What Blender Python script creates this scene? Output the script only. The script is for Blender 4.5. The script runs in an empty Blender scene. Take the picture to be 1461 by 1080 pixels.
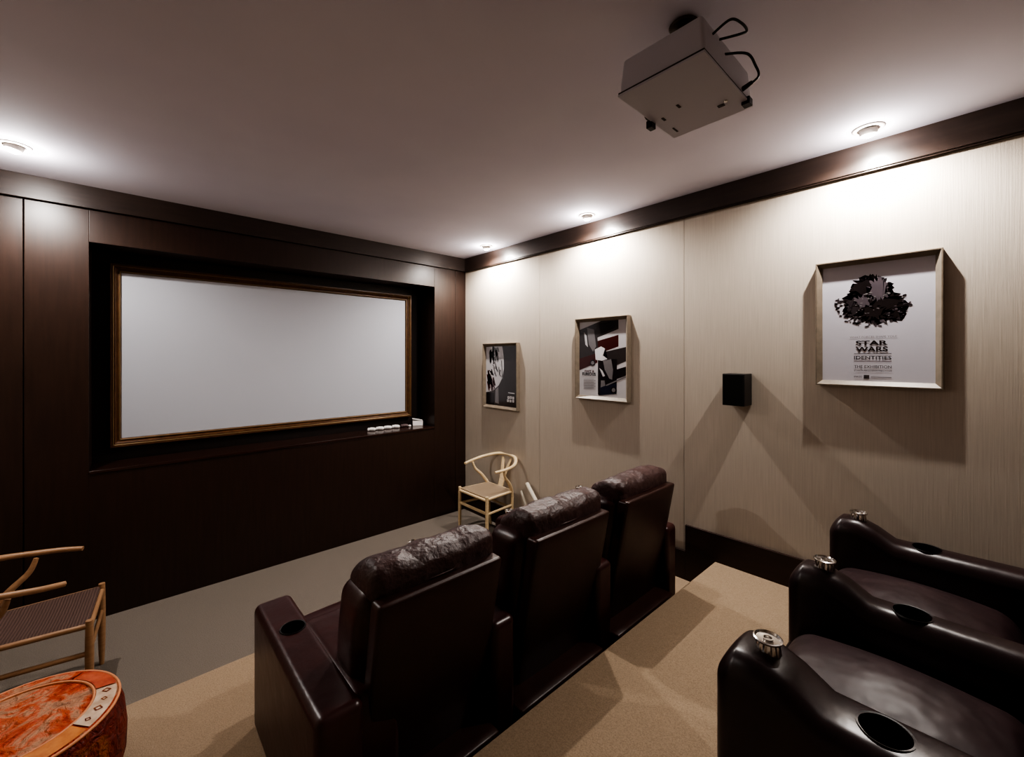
import bpy, bmesh, math, random
from mathutils import Vector, Matrix
random.seed(7)
C = bpy.context.scene.collection
PI = math.pi

# ------------------------------------------------------------------ materials
def srgb(r, g, b):
    f = lambda c: (c/255/12.92) if c/255 <= .04045 else ((c/255+.055)/1.055)**2.4
    return (f(r), f(g), f(b), 1)

def mat(name, col, rough=.5, metal=0, coat=0, spec=.5, emit=None, es=0):
    m = bpy.data.materials.new(name); m.use_nodes = True
    b = m.node_tree.nodes['Principled BSDF']
    b.inputs['Base Color'].default_value = col
    b.inputs['Roughness'].default_value = rough
    b.inputs['Metallic'].default_value = metal
    b.inputs['Coat Weight'].default_value = coat
    b.inputs['Coat Roughness'].default_value = .08
    b.inputs['Specular IOR Level'].default_value = spec
    if emit:
        b.inputs['Emission Color'].default_value = emit
        b.inputs['Emission Strength'].default_value = es
    return m

def noise_mat(name, c1, c2, scale=(1, 1, 1), nscale=5, detail=4, rough=.5, bump=0, bdist=.01, coat=0, spec=.5, lo=.3, hi=.7, bscale=None, sheen=0):
    m = mat(name, c1, rough, coat=coat, spec=spec)
    nt = m.node_tree; N = nt.nodes; L = nt.links; b = N['Principled BSDF']
    tc = N.new('ShaderNodeTexCoord'); mp = N.new('ShaderNodeMapping')
    mp.inputs['Scale'].default_value = scale
    L.new(tc.outputs['Object'], mp.inputs['Vector'])
    nz = N.new('ShaderNodeTexNoise'); nz.inputs['Scale'].default_value = nscale; nz.inputs['Detail'].default_value = detail
    L.new(mp.outputs['Vector'], nz.inputs['Vector'])
    cr = N.new('ShaderNodeValToRGB'); cr.color_ramp.elements[0].position = lo; cr.color_ramp.elements[1].position = hi
    cr.color_ramp.elements[0].color = c1; cr.color_ramp.elements[1].color = c2
    L.new(nz.outputs['Fac'], cr.inputs['Fac']); L.new(cr.outputs['Color'], b.inputs['Base Color'])
    if bump:
        bp = N.new('ShaderNodeBump'); bp.inputs['Strength'].default_value = bump; bp.inputs['Distance'].default_value = bdist
        if bscale:
            n2 = N.new('ShaderNodeTexNoise'); n2.inputs['Scale'].default_value = bscale; n2.inputs['Detail'].default_value = 3
            L.new(mp.outputs['Vector'], n2.inputs['Vector']); L.new(n2.outputs['Fac'], bp.inputs['Height'])
        else:
            L.new(nz.outputs['Fac'], bp.inputs['Height'])
        L.new(bp.outputs['Normal'], b.inputs['Normal'])
    if sheen: b.inputs['Sheen Weight'].default_value = sheen
    return m

M = {}
M['wood'] = noise_mat('dark wood veneer', srgb(43, 28, 21), srgb(53, 35, 27), (8, 8, .6), 6, 6, rough=.36, spec=.5)
M['trim'] = noise_mat('dark wood trim', srgb(46, 35, 30), srgb(56, 43, 37), (1, 1, 8), 6, 6, rough=.38, spec=.5)
M['ledge'] = noise_mat('polished ledge', srgb(46, 28, 22), srgb(56, 34, 27), (.6, 8, 8), 6, 5, rough=.2, spec=.6)
M['recess'] = noise_mat('recess lining', srgb(30, 18, 13), srgb(38, 23, 17), (4, 4, .6), 6, 4, rough=.55)
M['base'] = noise_mat('baseboard wood', srgb(46, 28, 22), srgb(54, 33, 26), (1, 1, 6), 6, 4, rough=.45)
M['groove'] = mat('groove', srgb(20, 12, 9), .8)
M['gapgrey'] = mat('panel joint', srgb(120, 105, 92), .8)
M['paper'] = noise_mat('beige grasscloth', srgb(188, 177, 164), srgb(199, 188, 175), (6, 22, .5), 9, 6, rough=.7, bump=.25, bdist=.003, spec=.25)
M['ceil'] = noise_mat('ceiling paint', srgb(208, 204, 215), srgb(214, 210, 220), (1, 1, 1), 2, 2, rough=.85, spec=.15)
M['carpetA'] = noise_mat('grey carpet', srgb(114, 106, 98), srgb(134, 125, 116), (1, 1, 1), 220, 3, rough=.95, bump=.5, bdist=.004, spec=.1)
M['carpetB'] = noise_mat('tan carpet', srgb(148, 129, 108), srgb(170, 150, 128), (1, 1, 1), 220, 3, rough=.95, bump=.5, bdist=.004, spec=.1)
M['screen'] = mat('screen cloth', srgb(180, 182, 190), .8, spec=.2)
M['moulding'] = noise_mat('screen moulding', srgb(74, 48, 30), srgb(100, 68, 42), (6, 6, 6), 4, 5, rough=.32, spec=.6)
M['gilt'] = mat('gilt bead', srgb(132, 108, 76), .4, metal=.4)
def leather(name, c1, c2, rough, bump, bs, dist):
    return noise_mat(name, c1, c2, (1, 1, 1), 9, 5, rough=rough, bump=bump, bdist=dist, spec=.55, bscale=bs)
M['leather'] = leather('burgundy leather', srgb(54, 25, 24), srgb(66, 33, 31), .34, .25, 14, .01)
M['crease'] = leather('creased leather', srgb(62, 42, 40), srgb(74, 50, 48), .47, .85, 24, .013)
M['darkleather'] = leather('dark brown leather', srgb(34, 20, 22), srgb(44, 27, 28), .33, .3, 7, .012)
M['seatleather'] = leather('slack seat leather', srgb(44, 29, 31), srgb(56, 38, 40), .47, .55, 4, .05)
M['panel'] = leather('back panel leather', srgb(50, 27, 22), srgb(60, 33, 27), .4, .12, 6, .01)
M['hole'] = mat('cup well', srgb(14, 9, 9), .45)
M['steel'] = mat('brushed steel', srgb(208, 203, 198), .2, metal=1)
M['black'] = mat('black plastic', srgb(22, 17, 17), .4)
M['beech'] = noise_mat('pale beech', srgb(212, 188, 150), srgb(226, 204, 168), (2, 2, 14), 5, 4, rough=.42)
M['oak'] = noise_mat('honey wood', srgb(150, 114, 84), srgb(166, 130, 98), (2, 2, 14), 5, 4, rough=.42)
M['proj'] = mat('projector grey', srgb(190, 188, 198), .4)
M['projdark'] = mat('projector seam', srgb(52, 42, 40), .6)
M['white'] = mat('white plastic', srgb(235, 232, 230), .35)
M['palestreak'] = mat('streak bar', srgb(200, 192, 178), .7)
M['frame'] = noise_mat('champagne frame', srgb(118, 107, 94), srgb(132, 120, 106), (3, 3, 3), 10, 3, rough=.4, spec=.5)
M['mount'] = mat('white mount', srgb(205, 203, 212), .12, spec=.6, coat=.6)
M['grp'] = mat('print dark', srgb(34, 28, 30), .15, coat=.6)
M['gink'] = mat('print ink', srgb(54, 48, 52), .15, coat=.6)
M['gink2'] = mat('print ink pale', srgb(92, 84, 90), .15, coat=.6)
M['gred'] = mat('print oxblood', srgb(72, 30, 28), .15, coat=.6)
M['gpale'] = mat('print pale', srgb(205, 203, 206), .15, coat=.6)
M['gmid'] = mat('print mid grey', srgb(128, 124, 126), .15, coat=.6)
M['gwhite'] = mat('print white', srgb(232, 230, 232), .15, coat=.6)
M['gslate'] = mat('print slate', srgb(60, 54, 54), .15, coat=.6)
M['gnavy'] = mat('print navy', srgb(38, 40, 58), .15, coat=.6)
M['glamp'] = mat('lamp glow', srgb(255, 245, 230), .5, emit=(1, .93, .84, 1), es=60)
M['ring'] = mat('lamp ring', srgb(200, 192, 186), .4)

# woven cord seat
def cord(c1, c2):
    m = mat('woven paper cord', c1, .8)
    nt = m.node_tree; N = nt.nodes; L = nt.links; b = N['Principled BSDF']
    tc = N.new('ShaderNodeTexCoord')
    w = N.new('ShaderNodeTexWave'); w.inputs['Scale'].default_value = 28; w.inputs['Distortion'].default_value = 1.2
    L.new(tc.outputs['Object'], w.inputs['Vector'])
    cr = N.new('ShaderNodeValToRGB'); cr.color_ramp.elements[0].color = c1; cr.color_ramp.elements[1].color = c2
    L.new(w.outputs['Fac'], cr.inputs['Fac']); L.new(cr.outputs['Color'], b.inputs['Base Color'])
    bp = N.new('ShaderNodeBump'); bp.inputs['Strength'].default_value = .5; bp.inputs['Distance'].default_value = .004
    L.new(w.outputs['Fac'], bp.inputs['Height']); L.new(bp.outputs['Normal'], b.inputs['Normal'])
    return m
M['cord'] = cord(srgb(112, 96, 80), srgb(170, 150, 126)); M['cord_shaded'] = cord(srgb(78, 58, 52), srgb(96, 74, 66))  # second cord: same weave, left chair's dim light put into its colour

# embroidered leather of the pouf
def pouf_mat(name, dark):
    m = mat(name, srgb(190, 80, 50), .5, spec=.4)
    nt = m.node_tree; N = nt.nodes; L = nt.links; b = N['Principled BSDF']
    tc = N.new('ShaderNodeTexCoord')
    n = N.new('ShaderNodeTexNoise'); n.inputs['Scale'].default_value = 9; n.inputs['Detail'].default_value = 7; n.inputs['Roughness'].default_value = .68; n.inputs['Distortion'].default_value = .9
    L.new(tc.outputs['Object'], n.inputs['Vector'])
    cr = N.new('ShaderNodeValToRGB'); e = cr.color_ramp.elements
    cols = [(.30, srgb(104, 28, 14)), (.42, srgb(178, 62, 32)), (.50, srgb(192, 98, 62)), (.56, srgb(186, 138, 108)), (.66, srgb(150, 104, 80)), (.76, srgb(176, 84, 52))]
    if dark: cols = [(.30, srgb(70, 14, 8)), (.5, srgb(120, 34, 14)), (.6, srgb(150, 84, 34)), (.7, srgb(130, 40, 18)), (.9, srgb(90, 24, 12))]
    e[0].position, e[0].color = cols[0]; e[1].position, e[1].color = cols[-1]
    for p, c in cols[1:-1]:
        x = e.new(p); x.color = c
    L.new(n.outputs['Fac'], cr.inputs['Fac']); L.new(cr.outputs['Color'], b.inputs['Base Color'])
    n2 = N.new('ShaderNodeTexNoise'); n2.inputs['Scale'].default_value = 26; n2.inputs['Detail'].default_value = 5; n2.inputs['Distortion'].default_value = 1.5
    L.new(tc.outputs['Object'], n2.inputs['Vector'])
    bp = N.new('ShaderNodeBump'); bp.inputs['Strength'].default_value = 1; bp.inputs['Distance'].default_value = .022
    L.new(n2.outputs['Fac'], bp.inputs['Height']); L.new(bp.outputs['Normal'], b.inputs['Normal'])
    return m
M['pouf'] = pouf_mat('orange embroidered leather', False)
M['poufside'] = pouf_mat('rust leather', True)
M['poufpiping'] = mat('pouf piping', srgb(208, 140, 100), .5)
M['poufwhite'] = noise_mat('cream patch', srgb(176, 148, 124), srgb(212, 188, 166), (1, 1, 1), 30, 4, rough=.6, bump=.5, bdist=.005)
M['poufamber'] = noise_mat('amber patch', srgb(176, 92, 30), srgb(204, 130, 60), (1, 1, 1), 30, 4, rough=.6, bump=.5, bdist=.005)
M['poufred'] = noise_mat('red patch', srgb(150, 46, 26), srgb(190, 96, 62), (1, 1, 1), 26, 4, rough=.6, bump=.5, bdist=.005)

# ------------------------------------------------------------------ helpers
def thing(name, label, cat, loc=(0, 0, 0), rotz=0, group=None):
    o = bpy.data.objects.new(name, None); C.objects.link(o)
    o.empty_display_size = .1
    o.location = loc; o.rotation_euler = (0, 0, rotz); o['label'] = label; o['category'] = cat
    if group: o['group'] = group
    return o

def tag(o, label, cat, group=None):
    o['label'] = label; o['category'] = cat
    if group: o['group'] = group
    return o

def obj(name, bm, mats, parent=None, world=True, smooth=None):
    """link bm as ONE mesh object; world=True means bm is in world metres"""
    me = bpy.data.meshes.new(name)
    bmesh.ops.recalc_face_normals(bm, faces=bm.faces[:])
    bm.to_mesh(me); bm.free()
    if not isinstance(mats, (list, tuple)): mats = [mats]
    for m in mats: me.materials.append(m)
    o = bpy.data.objects.new(name, me); C.objects.link(o)
    if smooth is not None:
        for p in me.polygons: p.use_smooth = True
        if smooth < 179:
            me.set_sharp_from_angle(angle=math.radians(smooth))
    if world:
        root = parent
        off = Vector((0, 0, 0))
        while root is not None:
            off += root.location; root = root.parent
        if off.length > 0:
            me.transform(Matrix.Translation(-off))
    if parent is not None: o.parent = parent
    return o

def struct(name, bm, mats, parent=None, smooth=None):
    o = obj(name, bm, mats, parent, smooth=smooth)
    if parent is None: o['kind'] = 'structure'
    return o

def box(bm, x0, x1, y0, y1, z0, z1, mi=0, bev=0):
    vs = [bm.verts.new((x, y, z)) for x in (x0, x1) for y in (y0, y1) for z in (z0, z1)]
    fs = []
    for q in ((0, 1, 3, 2), (4, 6, 7, 5), (0, 4, 5, 1), (2, 3, 7, 6), (0, 2, 6, 4), (1, 5, 7, 3)):
        f = bm.faces.new([vs[i] for i in q]); f.material_index = mi; fs.append(f)
    if bev:
        es = list({e for f in fs for e in f.edges})
        r = bmesh.ops.bevel(bm, geom=es, offset=bev, segments=3, affect='EDGES', profile=.5)
        for f in r['faces']: f.material_index = mi
    return vs

def softbox(bm, x0, x1, y0, y1, z0, z1, r=.03, n=10, puff=(0, 0, 0), deform=None, mi=0):
    """rounded box on a fine grid; puff swells the faces outwards along x, y, z"""
    c = Vector(((x0+x1)/2, (y0+y1)/2, (z0+z1)/2)); h = Vector((abs(x1-x0)/2, abs(y1-y0)/2, abs(z1-z0)/2))
    r = min(r, h.x*.999, h.y*.999, h.z*.999)
    grid = {}
    def V(i, j, k):
        key = (i, j, k)
        if key in grid: return grid[key]
        def warp(t, hh):
            # more samples near the edges
            t = t/n*2-1
            edge = min(.45, r/hh)
            m = .5
            if abs(t) > m: u = (1-edge) + edge*(abs(t)-m)/(1-m)
            else: u = (1-edge)*abs(t)/m
            return math.copysign(u, t)*hh
        p = Vector((warp(i, h.x), warp(j, h.y), warp(k, h.z)))
        q = Vector([max(-h[a]+r, min(h[a]-r, p[a])) for a in range(3)])
        d = p-q
        if d.length > 1e-9: p = q + d.normalized()*r
        s = [p[a]/h[a] for a in range(3)]
        f = [1-s[a]*s[a]*.999 for a in range(3)]
        p = Vector((p.x + puff[0]*s[0]*max(0, f[1])*max(0, f[2]), p.y + puff[1]*s[1]*max(0, f[0])*max(0, f[2]), p.z + puff[2]*s[2]*max(0, f[0])*max(0, f[1])))
        p = p + c
        if deform: p = Vector(deform(p))
        grid[key] = bm.verts.new(p)
        return grid[key]
    for a in range(n):
        for b in range(n):
            for (f) in ((lambda u, v: (u, v, 0)), (lambda u, v: (u, v, n)), (lambda u, v: (u, 0, v)), (lambda u, v: (u, n, v)), (lambda u, v: (0, u, v)), (lambda u, v: (n, u, v))):
                try:
                    fc = bm.faces.new([V(*f(a, b)), V(*f(a+1, b)), V(*f(a+1, b+1)), V(*f(a, b+1))]); fc.material_index = mi
                except ValueError: pass

def spline(pts, k=8):
    P = [Vector(p) for p in pts]; out = []
    for i in range(len(P)-1):
        p0 = P[max(i-1, 0)]; p1 = P[i]; p2 = P[i+1]; p3 = P[min(i+2, len(P)-1)]
        for s in range(k):
            t = s/k
            out.append(.5*((2*p1)+(-p0+p2)*t+(2*p0-5*p1+4*p2-p3)*t*t+(-p0+3*p1-3*p2+p3)*t**3))
    out.append(P[-1]); return out

def tube(bm, pts, rad, n=12, k=8, mi=0, flat=1.0, smooth=True):
    path = spline(pts, k) if smooth and len(pts) > 2 else [Vector(p) for p in pts]
    L = len(path)
    if not isinstance(rad, (list, tuple)): rad = [rad]*2
    def R(i):
        t = i/(L-1)*(len(rad)-1); a = int(min(t, len(rad)-2)); return rad[a]+(rad[a+1]-rad[a])*(t-a)
    up = Vector((0, 0, 1)); rings = []
    for i, p in enumerate(path):
        d = (path[min(i+1, L-1)]-path[max(i-1, 0)]).normalized()
        if i == 0:
            u = d.cross(up)
            if u.length < .1: u = d.cross(Vector((0, 1, 0)))
            u.normalize()
        else:
            u = (u - d*u.dot(d)).normalized()
        w = d.cross(u); r = R(i)
        rings.append([bm.verts.new(p + (u*math.cos(a)+w*math.sin(a)*flat)*r) for a in [2*PI*j/n for j in range(n)]])
    for i in range(L-1):
        for j in range(n):
            f = bm.faces.new([rings[i][j], rings[i][(j+1) % n], rings[i+1][(j+1) % n], rings[i+1][j]]); f.material_index = mi
    for end, s in ((0, -1), (L-1, 1)):
        d = (path[min(end+1, L-1)]-path[max(end-1, 0)]).normalized()*s
        c = bm.verts.new(path[end]+d*R(end)*.35)
        for j in range(n):
            f = bm.faces.new([rings[end][j], rings[end][(j+1) % n], c]); f.material_index = mi

def lathe(bm, prof, center, n=32, mi=0, mod=None):
    cx, cy, cz = center; rings = []
    for r, z in prof:
        rings.append([bm.verts.new((cx+(r if mod is None else mod(r, z, 2*PI*j/n))*math.cos(2*PI*j/n), cy+(r if mod is None else mod(r, z, 2*PI*j/n))*math.sin(2*PI*j/n), cz+z)) for j in range(n)] if r > 1e-6 else [bm.verts.new((cx, cy, cz+z))])
    for a, b in zip(rings, rings[1:]):
        for j in range(n):
            k = (j+1) % n
            if len(a) == 1 and len(b) == 1: continue
            if len(a) == 1: f = bm.faces.new([a[0], b[j], b[k]])
            elif len(b) == 1: f = bm.faces.new([a[j], a[k], b[0]])
            else: f = bm.faces.new([a[j], a[k], b[k], b[j]])
            f.material_index = mi

def B(): return bmesh.new()

# ------------------------------------------------------------------ the room
H = 2.75; XL = -3.9; YB = -5.7
N1 = -1.34; N2 = -2.68        # front edges of the two carpeted steps
S1, S2 = .19, .38
bm = B(); box(bm, XL, 0, N1, 0, -.05, 0); struct('floor', bm, M['carpetA'])
bm = B(); box(bm, XL, 0, N2, N1, -.05, S1, bev=.006); struct('floor', bm, M['carpetB'])
bm = B(); box(bm, XL, 0, YB, N2, -.05, S2, bev=.006); struct('floor', bm, M['carpetB'])
bm = B(); box(bm, XL-.15, .15, YB-.15, .45, H, H+.12); struct('ceiling', bm, M['ceil'])

# front wall: dark wood panels around the recess for the screen
NX0, NX1, NZ0, NZ1, ND = -2.937, -.396, .95, 2.405, .30
g = .0025
bm = B()
box(bm, XL, -3.21-g, 0, ND, 0, H, bev=.002)
box(bm, -3.21+g, NX0, 0, ND, 0, H, bev=.002)
box(bm, NX0, NX1, 0, ND, NZ1, H, bev=.002)
box(bm, NX1, -.131-g, 0, ND, 0, H, bev=.002)
box(bm, -.131+g, .0, .004, ND, 0, H, bev=.002)
box(bm, NX0, NX1, 0, ND, 0, NZ0-.02, bev=.002)
box(bm, XL-.1, .1, ND+.005, ND+.1, 0, H, 1)
struct('wall_front', bm, [M['wood'], M['recess']])
bm = B(); box(bm, NX0, NX1, -.006, ND, NZ0-.019, NZ0, bev=.002); struct('trim_3', bm, M['ledge'])

bm = B()
for a, b in ((0, -1.134), (-1.134, -2.474), (-2.474, YB)):
    box(bm, 0, .12, b+.0015, a-.0015, 0, H)
box(bm, .004, .15, YB, .4, 0, H, 1)
struct('wall_right', bm, [M['paper'], M['gapgrey']])
bm = B(); box(bm, XL-.12, XL, YB, .4, 0, H); struct('wall_left', bm, M['paper'])
bm = B(); box(bm, XL-.12, .12, YB-.12, YB, 0, H); struct('wall_back', bm, M['paper'])

TB = 2.612
bm = B(); box(bm, XL, 0, -.03, 0, TB, H, bev=.002); struct('trim_1', bm, M['trim'])
bm = B(); box(bm, -.03, 0, YB, -.03, TB, H, bev=.002); box(bm, -.022, 0, YB, -.03, TB-.006, TB); struct('trim_2', bm, M['trim'])
bm = B()
box(bm, -.016, 0, -1.17, 0, 0, .19, bev=.002)
box(bm, -.016, 0, -2.488, -1.17, S1*0, .38, bev=.002)
box(bm, -.016, 0, YB, -2.488, S1*0, .556, bev=.002)
struct('baseboard_right', bm, M['base'])

# ------------------------------------------------------------------ projection screen
t = thing('projection_screen', 'wide white projection screen in a brown moulded frame, set in the dark wood wall', 'screen', (-1.69, .25, 1.06))
SX0, SX1, SZ0, SZ1 = -2.79, -.592, 1.104, 2.28
bm = B(); box(bm, SX0-.02, SX1+.02, .27, .292, SZ0-.02, SZ1+.02); obj('screen_cloth', bm, M['screen'], t)
def rect_frame(bm, x0, x1, z0, z1, prof, mi=0, plane='y'):
    """prof: list of (inset from outer edge, depth coordinate); plane y -> (x,z) rectangle"""
    rings = []
    for ins, d in prof:
        cs = [(x0+ins, z0+ins), (x1-ins, z0+ins), (x1-ins, z1-ins), (x0+ins, z1-ins)]
        rings.append([bm.verts.new((a, d, b) if plane == 'y' else (d, a, b)) for a, b in cs])
    for a, b in zip(rings, rings[1:]):
        for j in range(4):
            f = bm.faces.new([a[j], a[(j+1) % 4], b[(j+1) % 4], b[j]]); f.material_index = mi
FX0, FX1, FZ0, FZ1 = -2.85, -.527, 1.042, 2.33
bm = B()
rect_frame(bm, FX0, FX1, FZ0, FZ1, [(0, .299), (0, .246), (.006, .238), (.014, .238), (.018, .244), (.024, .248), (.030, .246), (.036, .252), (.044, .262), (.052, .262), (.056, .258), (.062, .27)])
obj('screen_frame', bm, M['moulding'], t)
bm = B()
rect_frame(bm, FX0+.050, FX1-.050, FZ0+.050, FZ1-.050, [(0, .266), (.001, .256), (.004, .253), (.007, .256), (.009, .268)])
obj('inner_bead', bm, M['gilt'], t)
bm = B()
rect_frame(bm, FX0+.016, FX1-.016, FZ0+.016, FZ1-.016, [(0, .25), (.001, .239), (.004, .237), (.007, .239), (.008, .25)])
obj('outer_bead', bm, M['gilt'], t)

# ------------------------------------------------------------------ framed posters on the right wall
DF = .043
def text_polys(s, bold=0.0):
    cu = bpy.data.curves.new('lettering', 'FONT'); cu.body = s; cu.offset = bold; cu.resolution_u = 3
    o = bpy.data.objects.new('lettering', cu); C.objects.link(o)
    dg = bpy.context.evaluated_depsgraph_get(); me = bpy.data.meshes.new_from_object(o.evaluated_get(dg))
    vs = [tuple(v.co[:2]) for v in me.vertices]; fs = [list(p.vertices) for p in me.polygons]
    bpy.data.objects.remove(o); bpy.data.meshes.remove(me); bpy.data.curves.remove(cu)
    return vs, fs

def poster(label, y0, y1, z0, z1, lip, inner_d, art, group='framed posters on the right wall'):
    """y0 = left edge seen from the room (towards the screen), y1 = right edge"""
    t = thing('framed_poster', label, 'framed poster', (0, (y0+y1)/2, z0), group=None)
    W = y0-y1; Hh = z1-z0
    bm = B()
    rect_frame(bm, y1, y0, z0, z1, [(0, -.0005), (0, -DF+.001), (.001, -DF), (.006, -DF), (.007, -DF+.001), (lip, -inner_d), (lip, -.004)], plane='x')
    obj('frame', bm, M['frame'], t)
    # print
    mats = [M['mount'], M['grp'], M['gink'], M['gink2'], M['gred'], M['gpale'], M['gmid'], M['gwhite'], M['gslate'], M['gnavy']]
    iw = W-2*lip; ih = Hh-2*lip
    def P(u, v, lay): return (-(inner_d-.006)-.0003*lay, y0-lip-u*iw, z0+lip+v*ih)
    bm = B(); box(bm, -(inner_d-.006), -.002, y1+lip-.004, y0-lip+.004, z0+lip-.004, z1-lip+.004, 0)
    def poly(pts, mi, lay=1):
        # clip to the print
        pts = [(max(0, min(1, u)), max(0, min(1, v))) for u, v in pts]
        vs = [bm.verts.new(P(u, v, lay)) for u, v in pts]
        try:
            f = bm.faces.new(vs); f.material_index = mi
            bmesh.ops.triangulate(bm, faces=[f])
        except ValueError: pass
    letters = []
    def text(s, u0, u1, v0, v1, mi, lay=6, bold=0):
        vs, fs = text_polys(s, bold)
        xs = [v[0] for v in vs]; ys = [v[1] for v in vs]
        a, b, c, d = min(xs), max(xs), min(ys), max(ys)
        letters.append((mi, lay, [(u0+(x-a)/(b-a)*(u1-u0), v0+(y-c)/(d-c)*(v1-v0)) for x, y in vs], fs))
    art(poly, text)
    me_print = obj('print', bm, mats, t)
    if letters:
        for mi, lay, vs, fs in letters:
            bm = B()
            vv = [bm.verts.new(P(u, v, lay)) for u, v in vs]
            for f in fs:
                try: q = bm.faces.new([vv[i] for i in f]); q.material_index = mi
                except ValueError: pass
            obj('lettering', bm, mats, t)
    return t

def blob(cu, cv, ru, rv, n, jag, seed, spikes=()):
    rr = random.Random(seed); out = []
    for i in range(n):
        a = 2*PI*i/n; k = 1+rr.uniform(-jag, jag)
        out.append((cu+ru*k*math.cos(a), cv+rv*k*math.sin(a)))
    return out

def art_big(poly, text):
    # abstract ink splash, no figure in it
    poly(blob(.47, .70, .19, .18, 120, .20, 3), 2, 1)
    poly(blob(.43, .64, .22, .12, 90, .32, 5), 2, 2)
    poly(blob(.55, .62, .20, .12, 90, .36, 6), 1, 2.3)
    poly(blob(.42, .80, .13, .08, 60, .30, 8), 1, 2.6)
    poly(blob(.53, .77, .09, .09, 60, .34, 18), 3, 3)
    poly(blob(.50, .58, .15, .05, 60, .4, 9), 1, 3.3)
    poly(blob(.38, .68, .06, .05, 40, .4, 11), 3, 3.6)
    rr = random.Random(4)
    for i in range(110):
        a = rr.uniform(PI*.9, PI*2.1); d = rr.uniform(.8, 1.25); s = rr.uniform(.003, .012)
        poly(blob(.47+.27*d*math.cos(a), .66+.16*d*math.sin(a), s*2, s, 6, .4, i), rr.choice((1, 2, 3)), 4)
    for i in range(26):
        poly(blob(.47+rr.uniform(-.16, .16), .66+rr.uniform(-.12, .1), rr.uniform(.004, .02), .004, 5, .3, i+200), 6, 5)
    text('WHAT FORCES SHAPE YOU?', .27, .69, .368, .384, 6)
    text('STAR', .325, .615, .306, .345, 1, bold=.03)
    text('WARS', .325, .615, .252, .292, 1, bold=.03)
    poly([(.31, .236), (.645, .236), (.645, .232), (.31, .232)], 1, 4)
    text('IDENTITIES', .31, .645, .185, .215, 1, bold=.012)
    poly([(.31, .172), (.645, .172), (.645, .168), (.31, .168)], 4, 4)
    text('THE EXHIBITION', .31, .645, .112, .136, 8)
    text('STARWARSIDENTITIES.COM', .31, .645, .083, .096, 8)
    poly([(.40, .052), (.45, .052), (.45, .022), (.40, .022)], 2, 4)
    text('IMAGO', .31, .385, .030, .044, 2)
    poly([(.465, .040), (.645, .040), (.645, .033), (.465, .033)], 6, 4)

def zc(x, y):
    yt = 150-(x-80)/515*33; yb = 970+(x-80)/515*25
    return ((x-80)/515, (yb-y)/(yb-yt))
def art_mid(poly, text):
    q = lambda L, mi, lay=1: poly([zc(*p) for p in L], mi, lay)
    q([(80, 150), (595, 117), (595, 995), (80, 970)], 5, 1)
    q([(80, 235), (330, 132), (515, 122), (515, 225), (290, 320), (180, 400), (80, 400)], 8, 2)
    q([(300, 160), (515, 130), (515, 200), (330, 280)], 1, 3)
    q([(270, 365), (515, 290), (515, 420), (300, 500), (230, 520)], 4, 2)
    q([(80, 330), (290, 320), (300, 500), (180, 560), (80, 690)], 8, 3)
    q([(80, 560), (270, 500), (290, 600), (80, 690)], 4, 4)
    q([(370, 480), (592, 425), (592, 580), (480, 635), (370, 600)], 8, 3)
    q([(480, 680), (595, 640), (600, 740), (400, 820), (400, 700)], 1, 3)
    q([(295, 560), (500, 560), (495, 945), (310, 970), (295, 960)], 1, 4)
    q([(320, 870), (495, 830), (495, 945), (320, 968)], 9, 5)
    # soft abstract light shapes
    q([(170, 210), (250, 230), (275, 420), (240, 480), (190, 400)], 6, 5)
    q([(135, 260), (165, 300), (180, 430), (150, 400)], 5, 5)
    q([(260, 455), (330, 420), (375, 445), (350, 520), (400, 560), (340, 580), (270, 570)], 7, 6)
    q([(350, 580), (440, 560), (460, 680), (450, 790), (420, 780), (370, 680)], 6, 6)
    q([(310, 660), (345, 690), (375, 750), (350, 760)], 5, 6)
    q([(330, 800), (370, 800), (375, 860), (325, 880)], 6, 6)
    q([(380, 850), (600, 745), (600, 760), (390, 862)], 6, 6)
    for cx, cy, r in ((235, 605, 30), (465, 905, 32)):
        poly([zc(cx+r*math.cos(a), cy+r*1.15*math.sin(a)) for a in [2*PI*i/20 for i in range(20)]], 1, 7)
        poly([zc(cx+r*.6*math.cos(a), cy+r*.7*math.sin(a)) for a in [2*PI*i/20 for i in range(20)]], 6, 8)
    def tx(s, x0, x1, y0, y1, mi, b=0):
        a = zc(x0, y1); c = zc(x1, y0); text(s, a[0], c[0], a[1], c[1], mi, 9, b)
    tx('FAST &', 145, 255, 688, 712, 4, .03)
    tx('FURIOUS', 115, 272, 716, 748, 1, .03)
    for i in range(11):
        q([(130, 790+i*11), (130+(140 if i % 3 else 120), 787+i*11), (130+(140 if i % 3 else 120), 791+i*11), (130, 794+i*11)], 6, 6)
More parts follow.
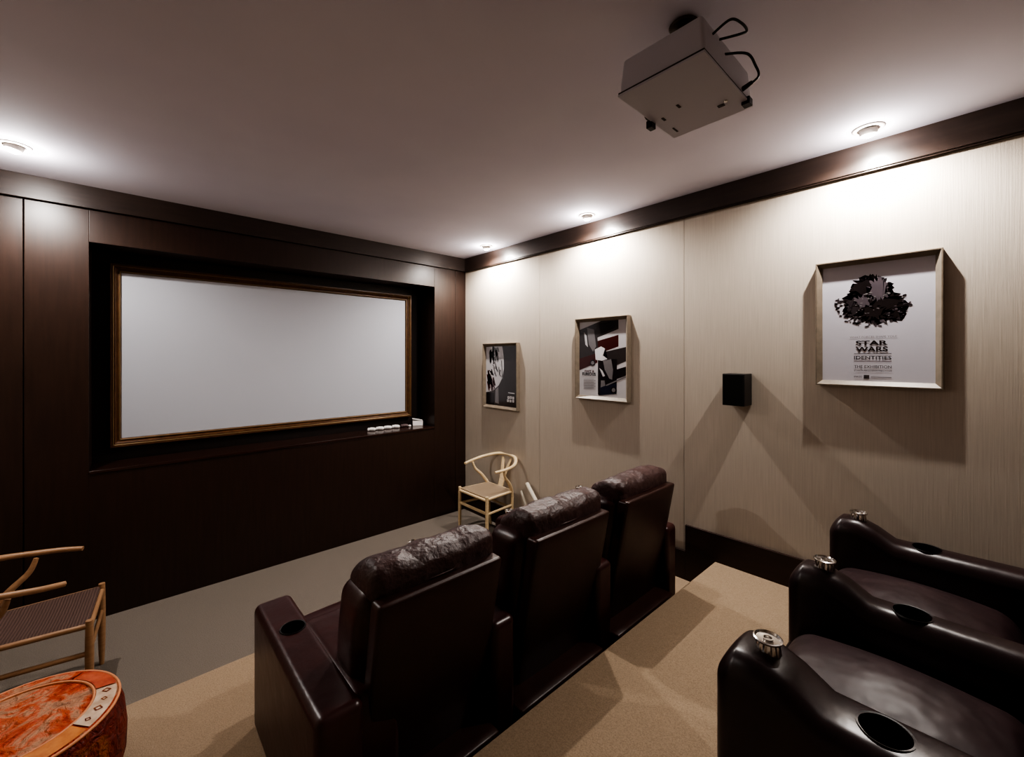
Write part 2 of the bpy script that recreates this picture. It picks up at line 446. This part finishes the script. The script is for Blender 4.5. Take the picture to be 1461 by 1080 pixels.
def art_small(poly, text):
    q = lambda L, mi, lay=1: poly([((x-115)/355, 1-(y-115)/770) for x, y in L], mi, lay)
    q([(115, 115), (470, 115), (470, 885), (115, 885)], 8, 1)
    # pale curved shape with dark and red brush patches: abstract
    q([(115, 120), (310, 120), (328, 250), (330, 400), (312, 520), (270, 620), (200, 700), (115, 725)], 5, 2)
    rr = random.Random(12)
    def smear(cx, cy, w, hh, n, mi, slant, lay):
        for i in range(n):
            x = cx+rr.uniform(-w, w); y = cy+rr.uniform(-hh, hh); l = rr.uniform(.3, 1)*hh; t = rr.uniform(4, 13)
            x = max(118, x)
            q([(x-t, y-l), (x+t*.6, y-l*.9), (x+t+slant, y+l), (x-t*.3+slant, y+l*.95)], mi, lay)
    smear(215, 235, 48, 75, 26, 8, -8, 3); smear(235, 200, 30, 60, 8, 6, 6, 4)
    smear(150, 560, 26, 95, 16, 4, 14, 4); smear(190, 600, 26, 60, 8, 4, 20, 4); smear(240, 430, 40, 70, 9, 6, 24, 3); smear(170, 470, 30, 40, 6, 8, 10, 3)
    smear(285, 360, 22, 120, 7, 5, 4, 5)
    q([(230, 680), (265, 640), (270, 860), (225, 850)], 6, 3)
    q([(115, 730), (210, 735), (215, 885), (115, 885)], 1, 3)
    q([(378, 700), (450, 704), (450, 716), (378, 712)], 5, 4)
    for (x, y) in ((372, 750), (398, 748), (424, 750), (366, 790), (394, 792), (424, 790)):
        q([(x, y), (x+20, y), (x+20, y+32), (x, y+32)], 7, 5)
        q([(x+7, y+9), (x+13, y+9), (x+13, y+21), (x+7, y+21)], 8, 6)

poster('pale poster of a dark ink splash above STAR WARS IDENTITIES lettering', -3.214, -3.692, 1.528, 2.172, .026, .022, art_big)
poster('framed poster of diagonal black, white and red panels, left of the speaker', -1.575, -2.07, 1.337, 1.986, .028, .022, art_mid)
poster('framed dark grey poster with a pale curved shape, nearest the room corner', -.357, -.873, 1.16, 1.812, .028, .022, art_small)

# ------------------------------------------------------------------ wall speaker
t = thing('wall_speaker', 'small black box speaker mounted on the beige wall', 'speaker', (-.06, -2.828, 1.388))
bm = B(); box(bm, -.125, -.0005, -2.890, -2.768, 1.388, 1.576, bev=.003); obj('cabinet', bm, M['black'], t)
bm = B(); box(bm, -.131, -.1255, -2.886, -2.772, 1.392, 1.572, bev=.002); obj('grille', bm, mat('speaker cloth', srgb(12, 8, 8), .9), t)

# ------------------------------------------------------------------ recessed ceiling spotlights
def downlight(x, y, label, side):
    t = thing('ceiling_spotlight', label, 'ceiling light', (x, y, H), group='recessed spotlights along the walls')
    bm = B()
    lathe(bm, [(.040, -.001), (.041, -.006), (.052, -.007), (.060, -.004), (.062, -.0005)], (0, 0, 0), 36)
    obj('trim_ring', bm, M['ring'], t, world=False, smooth=40)
    bm = B()
    lathe(bm, [(.0, .002), (.036, .0), (.034, -.022), (.030, -.028), (.027, -.026)], (0, 0, 0), 28)
    o = obj('lamp_cup', bm, M['ring'], t, world=False, smooth=40); o.rotation_euler = (0, math.radians(14)*side, 0)
    bm = B(); lathe(bm, [(0, -.0245), (.027, -.0245), (.026, -.031), (.019, -.037), (.010, -.040), (0, -.041)], (0, 0, 0), 24)
    l = obj('lamp', bm, M['glamp'], o, world=False)
    return t
def spot(name, x, y, power, size=168, blend=.6, rad=.012, tilt=0):
    ld = bpy.data.lights.new(name, 'SPOT'); ld.energy = power; ld.spot_size = math.radians(size); ld.spot_blend = blend
    ld.shadow_soft_size = rad; ld.color = (1, .95, .895)
    o = bpy.data.objects.new(name, ld); C.objects.link(o); o.location = (x, y, H-.048); o.rotation_euler = (0, math.radians(tilt), 0)
    return o
RY = (-.60, -1.81, -3.45)
for i, y in enumerate(RY):
    if i < 3:
        downlight(-.19, y, ['recessed ceiling spotlight nearest the far corner, above the dark grey poster', 'recessed spotlight in the ceiling above the diagonal panel poster', 'recessed spotlight in the ceiling above the square pale poster'][i], -1)
    spot('spot_lamp', -.19, y, 60)
downlight(-3.18, -.50, 'bright recessed spotlight at the left edge of the ceiling, above the dark wood wall', 1)
for y, p in ((-.50, 44), (-1.9, 5)):
    spot('spot_lamp', -3.18, y, p)

# ------------------------------------------------------------------ projector
t = thing('ceiling_projector', 'light grey projector hanging from the ceiling', 'projector', (-1.43, -3.16, 2.5))
bm = B()
def pdef(p):
    # body narrows a little to the top
    k = 1-.03*max(0, (p[2]-2.53)/.07)
    return (-1.43+(p[0]+1.43)*k, -3.157+(p[1]+3.157)*(1-.05*max(0, (p[2]-2.53)/.07)), p[2])
softbox(bm, -1.613, -1.250, -3.290, -3.026, 2.500, 2.613, r=.012, n=12, deform=pdef)
obj('body', bm, M['proj'], t, smooth=35)
bm = B(); box(bm, -1.617, -1.246, -3.293, -3.022, 2.497, 2.5035, bev=.001); obj('bottom_cover', bm, M['proj'], t)
bm = B(); rect = [(-1.6155, -1.2475, -3.2915, -3.0235)]
box(bm, -1.6155, -1.2475, -3.2915, -3.0235, 2.5035, 2.509); obj('seam', bm, M['projdark'], t)
bm = B()
tube(bm, [(-1.40, -3.03, 2.545), (-1.40, -3.0, 2.545)], [.034, .031], n=24); obj('lens', bm, M['black'], t, smooth=40)
bm = B(); box(bm, -1.415, -1.385, -3.026, -3.004, 2.478, 2.505, bev=.003); obj('front_foot', bm, M['black'], t)
for cx, cy, w, d in ((-1.33, -3.225, .014, .02), (-1.395, -3.06, .022, .008), (-1.30, -3.055, .035, .006), (-1.43, -3.13, .022, .008)):
    bm = B(); box(bm, cx-w/2, cx+w/2, cy-d/2, cy+d/2, 2.4955, 2.4975); obj('vent', bm, M['projdark'], t)
bm = B(); lathe(bm, [(0, -.003), (.006, -.003), (.007, 0)], (-1.345, -3.245, 2.497), 16); obj('screw', bm, M['steel'], t)
bm = B(); box(bm, -1.30, -1.27, -3.30, -3.275, 2.487, 2.51, bev=.002); obj('rear_socket', bm, M['black'], t)
bm = B()
lathe(bm, [(0, 0), (.040, 0), (.046, -.006), (.042, -.012), (.02, -.016), (.018, -.142), (.0, -.142)], (-1.435, -3.150, H-.0005), 32)
box(bm, -1.50, -1.38, -3.19, -3.10, 2.606, 2.616)
obj('ceiling_mount', bm, mat('bronze mount', srgb(64, 52, 40), .4, metal=.6), t, smooth=35)
bm = B()
tube(bm, [(-1.545, -3.285, 2.585), (-1.54, -3.33, 2.602), (-1.50, -3.345, 2.605), (-1.46, -3.345, 2.606), (-1.475, -3.335, 2.594), (-1.51, -3.29, 2.585)], [.0035, .0035], n=8)
tube(bm, [(-1.46, -3.285, 2.57), (-1.43, -3.335, 2.56), (-1.39, -3.345, 2.54), (-1.35, -3.34, 2.525), (-1.33, -3.29, 2.52)], [.0035, .0035], n=8)
tube(bm, [(-1.33, -3.29, 2.52), (-1.34, -3.32, 2.523)], [.008, .006], n=8)
obj('cable', bm, M['black'], t, smooth=60)

# ------------------------------------------------------------------ leather recliner rows
def cut_hole(o, cx, cy, z, r, depth, parent):
    bm = B(); lathe(bm, [(0, -depth), (r, -depth), (r, .08), (0, .08)], (cx, cy, z), 40)
    cutter = obj('cutter', bm, M['hole'])
    off = Vector((0, 0, 0)); p = o.parent
    while p is not None: off += p.location; p = p.parent
    cutter.location = -off
    ob = o.copy(); ob.data = o.data.copy(); ob.parent = None; C.objects.link(ob); ob.location = (0, 0, 0)
    md = ob.modifiers.new('b', 'BOOLEAN'); md.object = cutter; md.solver = 'EXACT'
    bpy.context.view_layer.update()
    dg = bpy.context.evaluated_depsgraph_get()
    me = bpy.data.meshes.new_from_object(ob.evaluated_get(dg))
    me.name = o.data.name
    me.materials.clear()
    for m in o.data.materials: me.materials.append(m)
    for p in me.polygons: p.material_index = 0
    old = o.data; o.data = me
    bpy.data.objects.remove(ob); bpy.data.objects.remove(cutter)
    me.set_sharp_from_angle(angle=math.radians(50))

def cupholder(cx, cy, z, r, depth, parent):
    bm = B()
    lathe(bm, [(r*1.10, .000), (r*1.06, .004), (r*.98, .003), (r*.95, -.004), (r*.93, -depth+.004), (0, -depth+.003)], (cx, cy, z), 40)
    return obj('cup_holder', bm, M['hole'], parent, smooth=50)

def knob(cx, cy, z, parent, s=1.0):
    bm = B()
    mod = lambda r, zz, a: r*(1+(.06*math.cos(14*a) if .002 < zz < .026*s else 0))
    lathe(bm, [(.021*s, 0), (.0215*s, .003*s), (.019*s, .02*s), (.0175*s, .025*s), (.024*s, .027*s), (.0245*s, .030*s), (.022*s, .031*s), (.020*s, .027*s), (.009*s, .026*s), (.009*s, .030*s), (.007*s, .030*s), (.006*s, .027*s), (0, .027*s)], (cx, cy, z), 84, mod=mod)
    return obj('control_knob', bm, M['steel'], parent, smooth=40)

def smoothstep(a, b, x):
    t = max(0, min(1, (x-a)/(b-a))); return t*t*(3-2*t)

def arm(parent, x0, x1, yf, yr, zb, zt, bump, mt, r=.03, crown=0, wing=0):
    """yf front end (towards the screen), yr rear end, bump = raised front over zt"""
    def d(p):
        x, y, z = p
        k = (z-zb)/(zt-zb)
        if k > .3:
            s = yf-y
            lift = bump*(1-smoothstep(.115, .225, s))*(.80+.20*smoothstep(0, .06, s))
            w = max(0, min(1, (k-.3)/.7))
            z = z+lift*w
            if bump: z -= .02*w*(1-smoothstep(-.01, .05, s))
            xm = (x0+x1)/2; u = (x-xm)/((x1-x0)/2)
            z += crown*(1-u*u)*w
        return (x, y, z)
    bm = B(); softbox(bm, x0, x1, yr, yf, zb, zt, r=r, n=28, deform=d)
    o = obj('armrest', bm, mt, parent, smooth=60)
    if wing:
        bm = B(); softbox(bm, x1-.03, x1+wing, yr+.03, yf-.24, zb, zt-.002, r=r, n=14); obj('side_bolster', bm, mt, parent, smooth=60)
    return o

# ---- front row (three seats)
ZF = S1
fr = thing('recliner_sofa', 'dark burgundy leather three-seat cinema recliner seen from behind, middle of the room', 'sofa', (-1.356, -2.2, ZF))
arms = [(-2.385, -2.247), (-1.761, -1.647), (-1.121, -.997), (-.443, -.328)]
for i, (a, b) in enumerate(arms):
    first = i == 0
    o = arm(fr, a, b, -1.82, -2.585, ZF, .68, 0 if first else .045, M['leather'], r=.028, wing=.13 if first else 0)
    cx = (a+b)/2 + (.006 if first else 0); cy = -2.09
    rr = .040 if first else .038
    cut_hole(o, cx, cy, .68, rr, .07, fr)
    cupholder(cx, cy, .68, rr, .068, o)
    if not first: knob(cx, -1.89, .719, o, 1.1)
seats = [(-2.247, -1.761, -2.225, -1.750), (-1.647, -1.121, -1.572, -1.073), (-.997, -.443, -.924, -.427)]
for i, (a, b, p0, p1) in enumerate(seats):
    m = (p0+p1)/2
    bm = B(); softbox(bm, a+.004, b-.004, -2.45, -1.80, ZF+.03, .56, r=.05, n=14, puff=(0, .01, .03)); obj('seat_cushion', bm, M['leather'], fr, smooth=180)
    bm = B(); softbox(bm, a-.002, b+.002, -2.57, -1.86, ZF, ZF+.24, r=.012, n=6, deform=lambda p: (p[0], max(p[1], -2.50), p[2])); obj('base', bm, M['panel'], fr, smooth=60)
    bm = B(); softbox(bm, a-.002, b+.002, -2.62, -2.45, ZF, ZF+.13, r=.012, n=6); obj('kick_rail', bm, M['panel'], fr, smooth=60)
    bm = B(); softbox(bm, a+.01, b-.01, -1.80, -1.77, ZF+.05, .50, r=.014, n=10, puff=(0, .015, 0)); obj('footrest', bm, M['leather'], fr, smooth=180)
    lean = lambda p: (p[0], p[1]-.19*(max(p[2], .34)-.70), p[2])
    bm = B(); softbox(bm, p0+.0, p1+.0, -2.578, -2.515, ZF+.03, .95, r=.014, n=14, puff=(0, .012, 0), deform=lean); obj('back_panel', bm, M['panel'], fr, smooth=180)
    def bulge(p, m=m, a=a, b=b):
        x, y, z = p
        s = smoothstep(.62, .86, z)
        x = m+(x-m)*(1+.02*s)
        return (x, y-.19*(z-.70), z)
    xl = max(a+.006, p0-.03); xr = min(b-.004, p1+.01)
    bm = B(); softbox(bm, xl, xr, -2.512, -2.32, .45, .955, r=.05, n=16, puff=(.01, .03, .02), deform=bulge); obj('back_cushion', bm, M['leather'], fr, smooth=180)
    rn = random.Random(20+i)
    ph = [rn.uniform(0, 6) for _ in range(6)]
    def crease(p, ph=ph, m=m):
        x, y, z = p
        u = x-m
        w = .0045*math.sin(38*u+ph[0]+9*y)+.003*math.sin(71*u+ph[1]-20*y)+.004*math.sin(17*u+ph[2])
        if z > .95: z += w*.7
        z -= .055*smoothstep(-2.50, -2.36, y)*smoothstep(.93, 1.0, z)
        return (x, y, z)
    bm = B(); softbox(bm, p0+.006, p1+.004, -2.58, -2.375, .915, 1.032, r=.035, n=36, puff=(.006, .010, .012), deform=crease)
    hr = obj('headrest', bm, M['crease'], fr, smooth=180)
    bm = B(); tube(bm, [(p0+.02, -2.567, .962), (m, -2.588, .955), (p1-.03, -2.567, .962)], [.004, .004], n=8); obj('piping', bm, M['leather'], hr, smooth=180)
# ---- rear row
ZR = S2
rr_ = thing('recliner_sofa', 'near dark brown leather cinema recliner with chrome knobs on its armrests, bottom right', 'sofa', (-1.0, -3.8, ZR))
for i, (a, b) in enumerate(((-1.685, -1.50), (-1.065, -.925), (-.425, -.275))):
    o = arm(rr_, a, b, -3.338, -4.25, ZR, .885, .062, M['darkleather'], r=.045, crown=.012)
    cx = (a+b)/2; cy = -3.655; kx = cx
    cut_hole(o, cx, cy, .888, .044, .07, rr_)
    cupholder(cx, cy, .893, .046, .075, o)
    knob(kx, -3.437, .944, o, 1.32)
for i, (a, b) in enumerate(((-1.50, -1.065), (-.925, -.425))):
    bm = B(); softbox(bm, a+.003, b-.003, -3.90, -3.37, ZR+.06, .77, r=.07, n=18, puff=(0, .01, .06)); obj('seat_cushion', bm, M['seatleather'], rr_, smooth=180)
    bm = B(); softbox(bm, a+.003, b-.003, -4.3, -3.96, ZR+.1, 1.18, r=.07, n=14, puff=(0, .03, .03)); obj('back_cushion', bm, M['darkleather'], rr_, smooth=180)
    bm = B(); softbox(bm, a+.008, b-.008, -3.37, -3.35, ZR+.05, .70, r=.014, n=8); obj('footrest', bm, M['darkleather'], rr_, smooth=180)
    bm = B(); softbox(bm, a+.01, b-.01, -4.2, -3.5, ZR, ZR+.08, r=.01, n=4); obj('base', bm, M['black'], rr_)

# ------------------------------------------------------------------ wishbone chairs (built facing +x, origin on the floor at the seat centre)
def wishbone(label, loc, rotz, wood, depth=.40, zs=.45, seat=None):
    t = thing('wishbone_chair', label, 'chair', loc, rotz)
    F = depth/2; fw = .205; rw = .165
    for s in (-1, 1):
        bm = B(); tube(bm, [(F, s*fw, 0), (F, s*fw, .20), (F, s*fw, zs-.01)], [.010, .015, .0165, .014], n=14)
        obj('leg', bm, wood, t, world=False, smooth=50)
        # rear leg rises and sweeps forward to carry the arm rail
        bm = B(); tube(bm, [(-F-.02, s*rw, 0), (-F, s*(rw+.005), .22), (-F+.005, s*(rw+.012), .40), (-F+.06, s*(rw+.035), .50), (-F+.13, s*(rw+.058), .575), (-F+.155, s*(rw+.068), .64)], [.010, .015, .016, .0155, .013, .010], n=14)
        obj('leg', bm, wood, t, world=False, smooth=50)
        bm = B(); tube(bm, [(F, s*fw, .285), (-F, s*(rw+.005), .285)], [.011, .011], n=10, smooth=False); obj('stretcher', bm, wood, t, world=False, smooth=50)
        bm = B(); tube(bm, [(F, s*fw, .415), (-F, s*(rw+.012), .415)], [.012, .012], n=10, smooth=False)
        obj('side_rail', bm, wood, t, world=False, smooth=50)
    bm = B(); tube(bm, [(F, -fw, .29), (F, fw, .29)], [.009, .009], n=10, smooth=False, flat=1.6); obj('stretcher', bm, wood, t, world=False, smooth=50)
    bm = B(); tube(bm, [(F, -fw, .405), (F, fw, .405)], [.012, .012], n=10, smooth=False)
    obj('front_rail', bm, wood, t, world=False, smooth=50)
    bm = B(); tube(bm, [(-F, -rw, .26), (-F, rw, .26)], [.010, .010], n=10, smooth=False); obj('stretcher', bm, wood, t, world=False, smooth=50)
    bm = B(); tube(bm, [(-F, -rw-.01, .415), (-F, rw+.01, .415)], [.012, .012], n=10, smooth=False)
    obj('rear_rail', bm, wood, t, world=False, smooth=50)
    # arm and back rail: one steam-bent piece
    bm = B()
    pts = [(F-.075, -.225, .645), (F-.18, -.248, .655), (-F+.03, -.235, .675), (-F-.075, -.135, .705), (-F-.105, 0, .715), (-F-.075, .135, .705), (-F+.03, .235, .675), (F-.18, .248, .655), (F-.075, .225, .645)]
    tube(bm, pts, [.013, .0145, .016, .0175, .019, .0175, .016, .0145, .013], n=14, flat=.9)
    obj('arm_rail', bm, wood, t, world=False, smooth=60)
    # Y-shaped splat
    bm = B()
    def slab(pl, th=.006):
        lo = [bm.verts.new((x-th, y, z)) for x, y, z in pl]; hi = [bm.verts.new((x+th, y, z)) for x, y, z in pl]
        bm.faces.new(lo); bm.faces.new(hi)
        for i in range(len(pl)):
            j = (i+1) % len(pl); bm.faces.new([lo[i], lo[j], hi[j], hi[i]])
    X = lambda z: -F-.002-(z-.42)*.35
    ctr = [(-.030, .415), (.030, .415), (.032, .50), (.045, .57), (.062, .64), (.080, .70), (.052, .705), (.034, .64), (.012, .575), (0, .555), (-.012, .575), (-.034, .64), (-.052, .705), (-.080, .70), (-.062, .64), (-.045, .57), (-.032, .50)]
    slab([(X(z), y, z) for y, z in ctr]); bmesh.ops.triangulate(bm, faces=bm.faces[:])
    obj('back_splat', bm, wood, t, world=False)
    # woven seat, dished
    bm = B(); n = 12; top = {}; bot = {}
    for i in range(n+1):
        for j in range(n+1):
            u = i/n; v = j/n*2-1
            x = -F+.004+(2*F-.008)*u; w = (rw+.008)+(fw-rw-.006)*u
            dish = -.012*(1-(2*u-1)**2)*(1-v*v)
            e = .006*(1 if (i in (0, n) or j in (0, n)) else 0)
            top[i, j] = bm.verts.new((x, v*w, .432+dish-e)); bot[i, j] = bm.verts.new((x, v*w, .402))
    for i in range(n):
        for j in range(n):
            bm.faces.new([top[i, j], top[i+1, j], top[i+1, j+1], top[i, j+1]]); bm.faces.new([bot[i, j], bot[i, j+1], bot[i+1, j+1], bot[i+1, j]])
    for i in range(n):
        for j in (0, n):
            bm.faces.new([top[i, j], top[i+1, j], bot[i+1, j], bot[i, j]]); bm.faces.new([top[j, i], top[j, i+1], bot[j, i+1], bot[j, i]])
    obj('woven_seat', bm, seat or M['cord'], t, world=False, smooth=50)
    return t
wishbone('pale wooden wishbone armchair in the far corner under the small dark poster', (-.255, -.69, 0), PI, M['beech'], depth=.33)
wishbone('honey-coloured wishbone armchair at the left edge, behind the orange pouf', (-3.075, -.76, 0), math.radians(-4), M['oak'], depth=.40, seat=M['cord_shaded'])

# ------------------------------------------------------------------ pouf
PX, PY, PZ, PR = -3.025, -1.726, .50, .247
t = thing('round_pouf', 'round orange embroidered leather pouf at the bottom left', 'pouf', (PX, PY, S1))
h = PZ-S1
bm = B(); lathe(bm, [(0, 0), (PR*.90, 0), (PR*1.0, .03), (PR*1.07, h*.35), (PR*1.08, h*.6), (PR*1.05, h*.85), (PR*1.0, h-.008)], (PX, PY, S1), 56)
obj('side_panel', bm, M['poufside'], t, smooth=60)
bm = B(); lathe(bm, [(PR*1.0, h-.008), (PR*.97, h), (PR*.75, h+.008), (PR*.72, h+.006), (PR*.4, h+.012), (0, h+.014)], (PX, PY, S1), 56)
obj('top_panel', bm, M['pouf'], t, smooth=60)
bm = B()
for rr2, zz in ((PR*.995, h-.003), (PR*.735, h+.008)):
    ring = [(PX+rr2*math.cos(a), PY+rr2*math.sin(a), S1+zz) for a in [2*PI*i/64 for i in range(65)]]
    tube(bm, ring, [.0045, .0045], n=8, smooth=False)
obj('piping', bm, M['poufpiping'], t, smooth=60)
def diamond(bm, a, rr3, s):
    c = Vector((PX+rr3*math.cos(a), PY+rr3*math.sin(a), 0))
    zf = lambda p: S1+h+.0115-.008*((math.hypot(p.x-PX, p.y-PY)/PR)-.755)/.21+.0012
    e1 = Vector((math.cos(a), math.sin(a), 0)); e2 = Vector((-e1.y, e1.x, 0)); rings = []
    for k in (1, .6):
        r4 = []
        for d in (e1, e2, -e1, -e2):
            p = c+d*s*k; r4.append(bm.verts.new((p.x, p.y, zf(p))))
        rings.append(r4)
    for i in range(4):
        f = bm.faces.new([rings[0][i], rings[0][(i+1) % 4], rings[1][(i+1) % 4], rings[1][i]]); f.material_index = 1
def wedge(name, a0, a1, mt, parent=t):
    bm = B(); rows = []
    if mt is M['poufwhite']:
        for q in range(4): diamond(bm, math.radians(a0+(a1-a0)*(q+.5)/4), PR*.86, .013 if q % 2 else .009)
    for k in range(2):
        row = []
        for i in range(13):
            a = math.radians(a0+(a1-a0)*i/12); r2 = PR*(.755 if k == 0 else .965)
            row.append(bm.verts.new((PX+r2*math.cos(a), PY+r2*math.sin(a), S1+h+(.0115 if k == 0 else .0035))))
        rows.append(row)
    for i in range(12): bm.faces.new([rows[0][i], rows[0][i+1], rows[1][i+1], rows[1][i]])
    obj(name, bm, [mt, M['poufside']], parent)
wedge('embroidered_patch', -42, 6, M['poufwhite']); wedge('embroidered_patch', 8, 48, M['poufred']); wedge('embroidered_patch', -84, -44, M['poufamber'])
wedge('embroidered_patch', 52, 92, M['pouf'])

# ------------------------------------------------------------------ small things on the ledge
def controller(x, y, rz, label, mt):
    t = thing('game_controller', label, 'game controller', (x, y, NZ0), rz, group='game controllers on the ledge')
    bm = B()
    softbox(bm, -.018, .018, -.046, .036, 0, .030, r=.0148, n=8, puff=(.004, 0, .003))
    obj('shell', bm, mt, t, world=False, smooth=180)
    bm = B(); softbox(bm, -.028, -.013, .012, .030, .002, .024, r=.009, n=6); obj('grip', bm, mt, t, world=False, smooth=180)
    bm = B(); lathe(bm, [(.006, 0), (.005, .006), (.008, .008), (0, .010)], (-.004, .012, .031), 12); obj('thumb_stick', bm, M['black'], t, world=False)
    return t
pos = [(-.99, .205), (-.905, .205), (-.82, .205), (-.735, .200)]
labs = ['white rounded controller, leftmost on the ledge below the screen', 'white rounded controller, second from the left on the ledge', 'white rounded controller, third from the left on the ledge', 'white rounded controller beside the dark one on the ledge']
for (x, y), l in zip(pos, labs): controller(x, y, math.radians(44), l, M['white'])
controller(-.645, .19, math.radians(60), 'dark grey controller on the ledge near the white box', mat('grey plastic', srgb(92, 76, 76), .4))
tg = bm = B(); lathe(bm, [(0, 0), (.012, 0), (.016, .008), (.012, .018), (0, .021)], (-.590, .17, NZ0), 16)
tag(obj('cable_plug', bm, M['white'], smooth=180), 'tiny white plug on the ledge between dark controller and white box', 'plug')
t = thing('small_box', 'small white box tilted at the right end of the ledge', 'box', (-.485, .19, NZ0), math.radians(-25))
bm = B(); box(bm, -.052, .052, -.03, .03, .0, .052, bev=.003)
bmesh.ops.rotate(bm, verts=bm.verts[:], cent=(0, 0, 0), matrix=Matrix.Rotation(math.radians(-0), 3, 'Y'))
obj('carton', bm, M['white'], t, world=False)
bm = B(); box(bm, -.058, .048, -.034, .026, .0525, .057, bev=.001); bmesh.ops.rotate(bm, verts=bm.verts[:], cent=(.05, 0, .052), matrix=Matrix.Rotation(math.radians(10), 3, 'Y'))
obj('lid_flap', bm, M['white'], t, world=False)

# ------------------------------------------------------------------ solid bars added for the blurry pale streaks behind the sofa
def lean_bar(p0, p1, r, label):
    bm = B(); tube(bm, [p0, p1], [r, r], n=18, smooth=False); tag(obj('streak_bar', bm, M['palestreak'], smooth=50), label, 'streak bar')
lean_bar((-.15, -1.42, .215), (-.045, -1.015, .51), .019, 'thicker pale streak bar leaning against the beige wall beside the pale chair')
lean_bar((-.13, -1.27, .02), (-.035, -.925, .42), .011, 'thin pale streak bar leaning on the beige wall, nearer the pale chair')

# ------------------------------------------------------------------ camera, world, colour
f = 600; yaw = math.radians(42.5)
cd = bpy.data.cameras.new('camera'); cam = bpy.data.objects.new('camera', cd); C.objects.link(cam)
cd.sensor_fit = 'HORIZONTAL'; cd.sensor_width = 36; cd.lens = f/1461*36
cd.shift_y = -(540-509)/1461
cam.location = (-2.761, -3.776, 1.677); cam.rotation_euler = (PI/2, 0, -yaw)
cd.clip_start = .02
sc = bpy.context.scene; sc.camera = cam
for (x, y, p) in [(-.19, yy, 5) for yy in RY]+[(-3.18, -.5, 10)]:
    ld = bpy.data.lights.new('lamp_spill', 'POINT'); ld.energy = p; ld.shadow_soft_size = .02; ld.color = (1, .95, .91)
    o = bpy.data.objects.new('lamp_spill', ld); C.objects.link(o); o.location = (x, y, H-.058)
'''up = bpy.data.lights.new('rear_uplight', 'AREA'); up.shape = 'RECTANGLE'; up.size = 2.6; up.size_y = .5; up.energy = 9; up.color = (.93, .90, 1)
uo = bpy.data.objects.new('rear_uplight', up); C.objects.link(uo); uo.location = (-2.2, -5.3, 1.9); uo.rotation_euler = (math.radians(155), 0, 0)'''
w = bpy.data.worlds.new('world'); sc.world = w; w.use_nodes = True
w.node_tree.nodes['Background'].inputs[0].default_value = (.02, .02, .02, 1)
sc.cycles.max_bounces = 10; sc.cycles.diffuse_bounces = 6; sc.cycles.sample_clamp_indirect = 4
sc.cycles.use_denoising = True
sc.view_settings.view_transform = 'AgX'
sc.view_settings.look = 'AgX - High Contrast'
sc.view_settings.exposure = .35
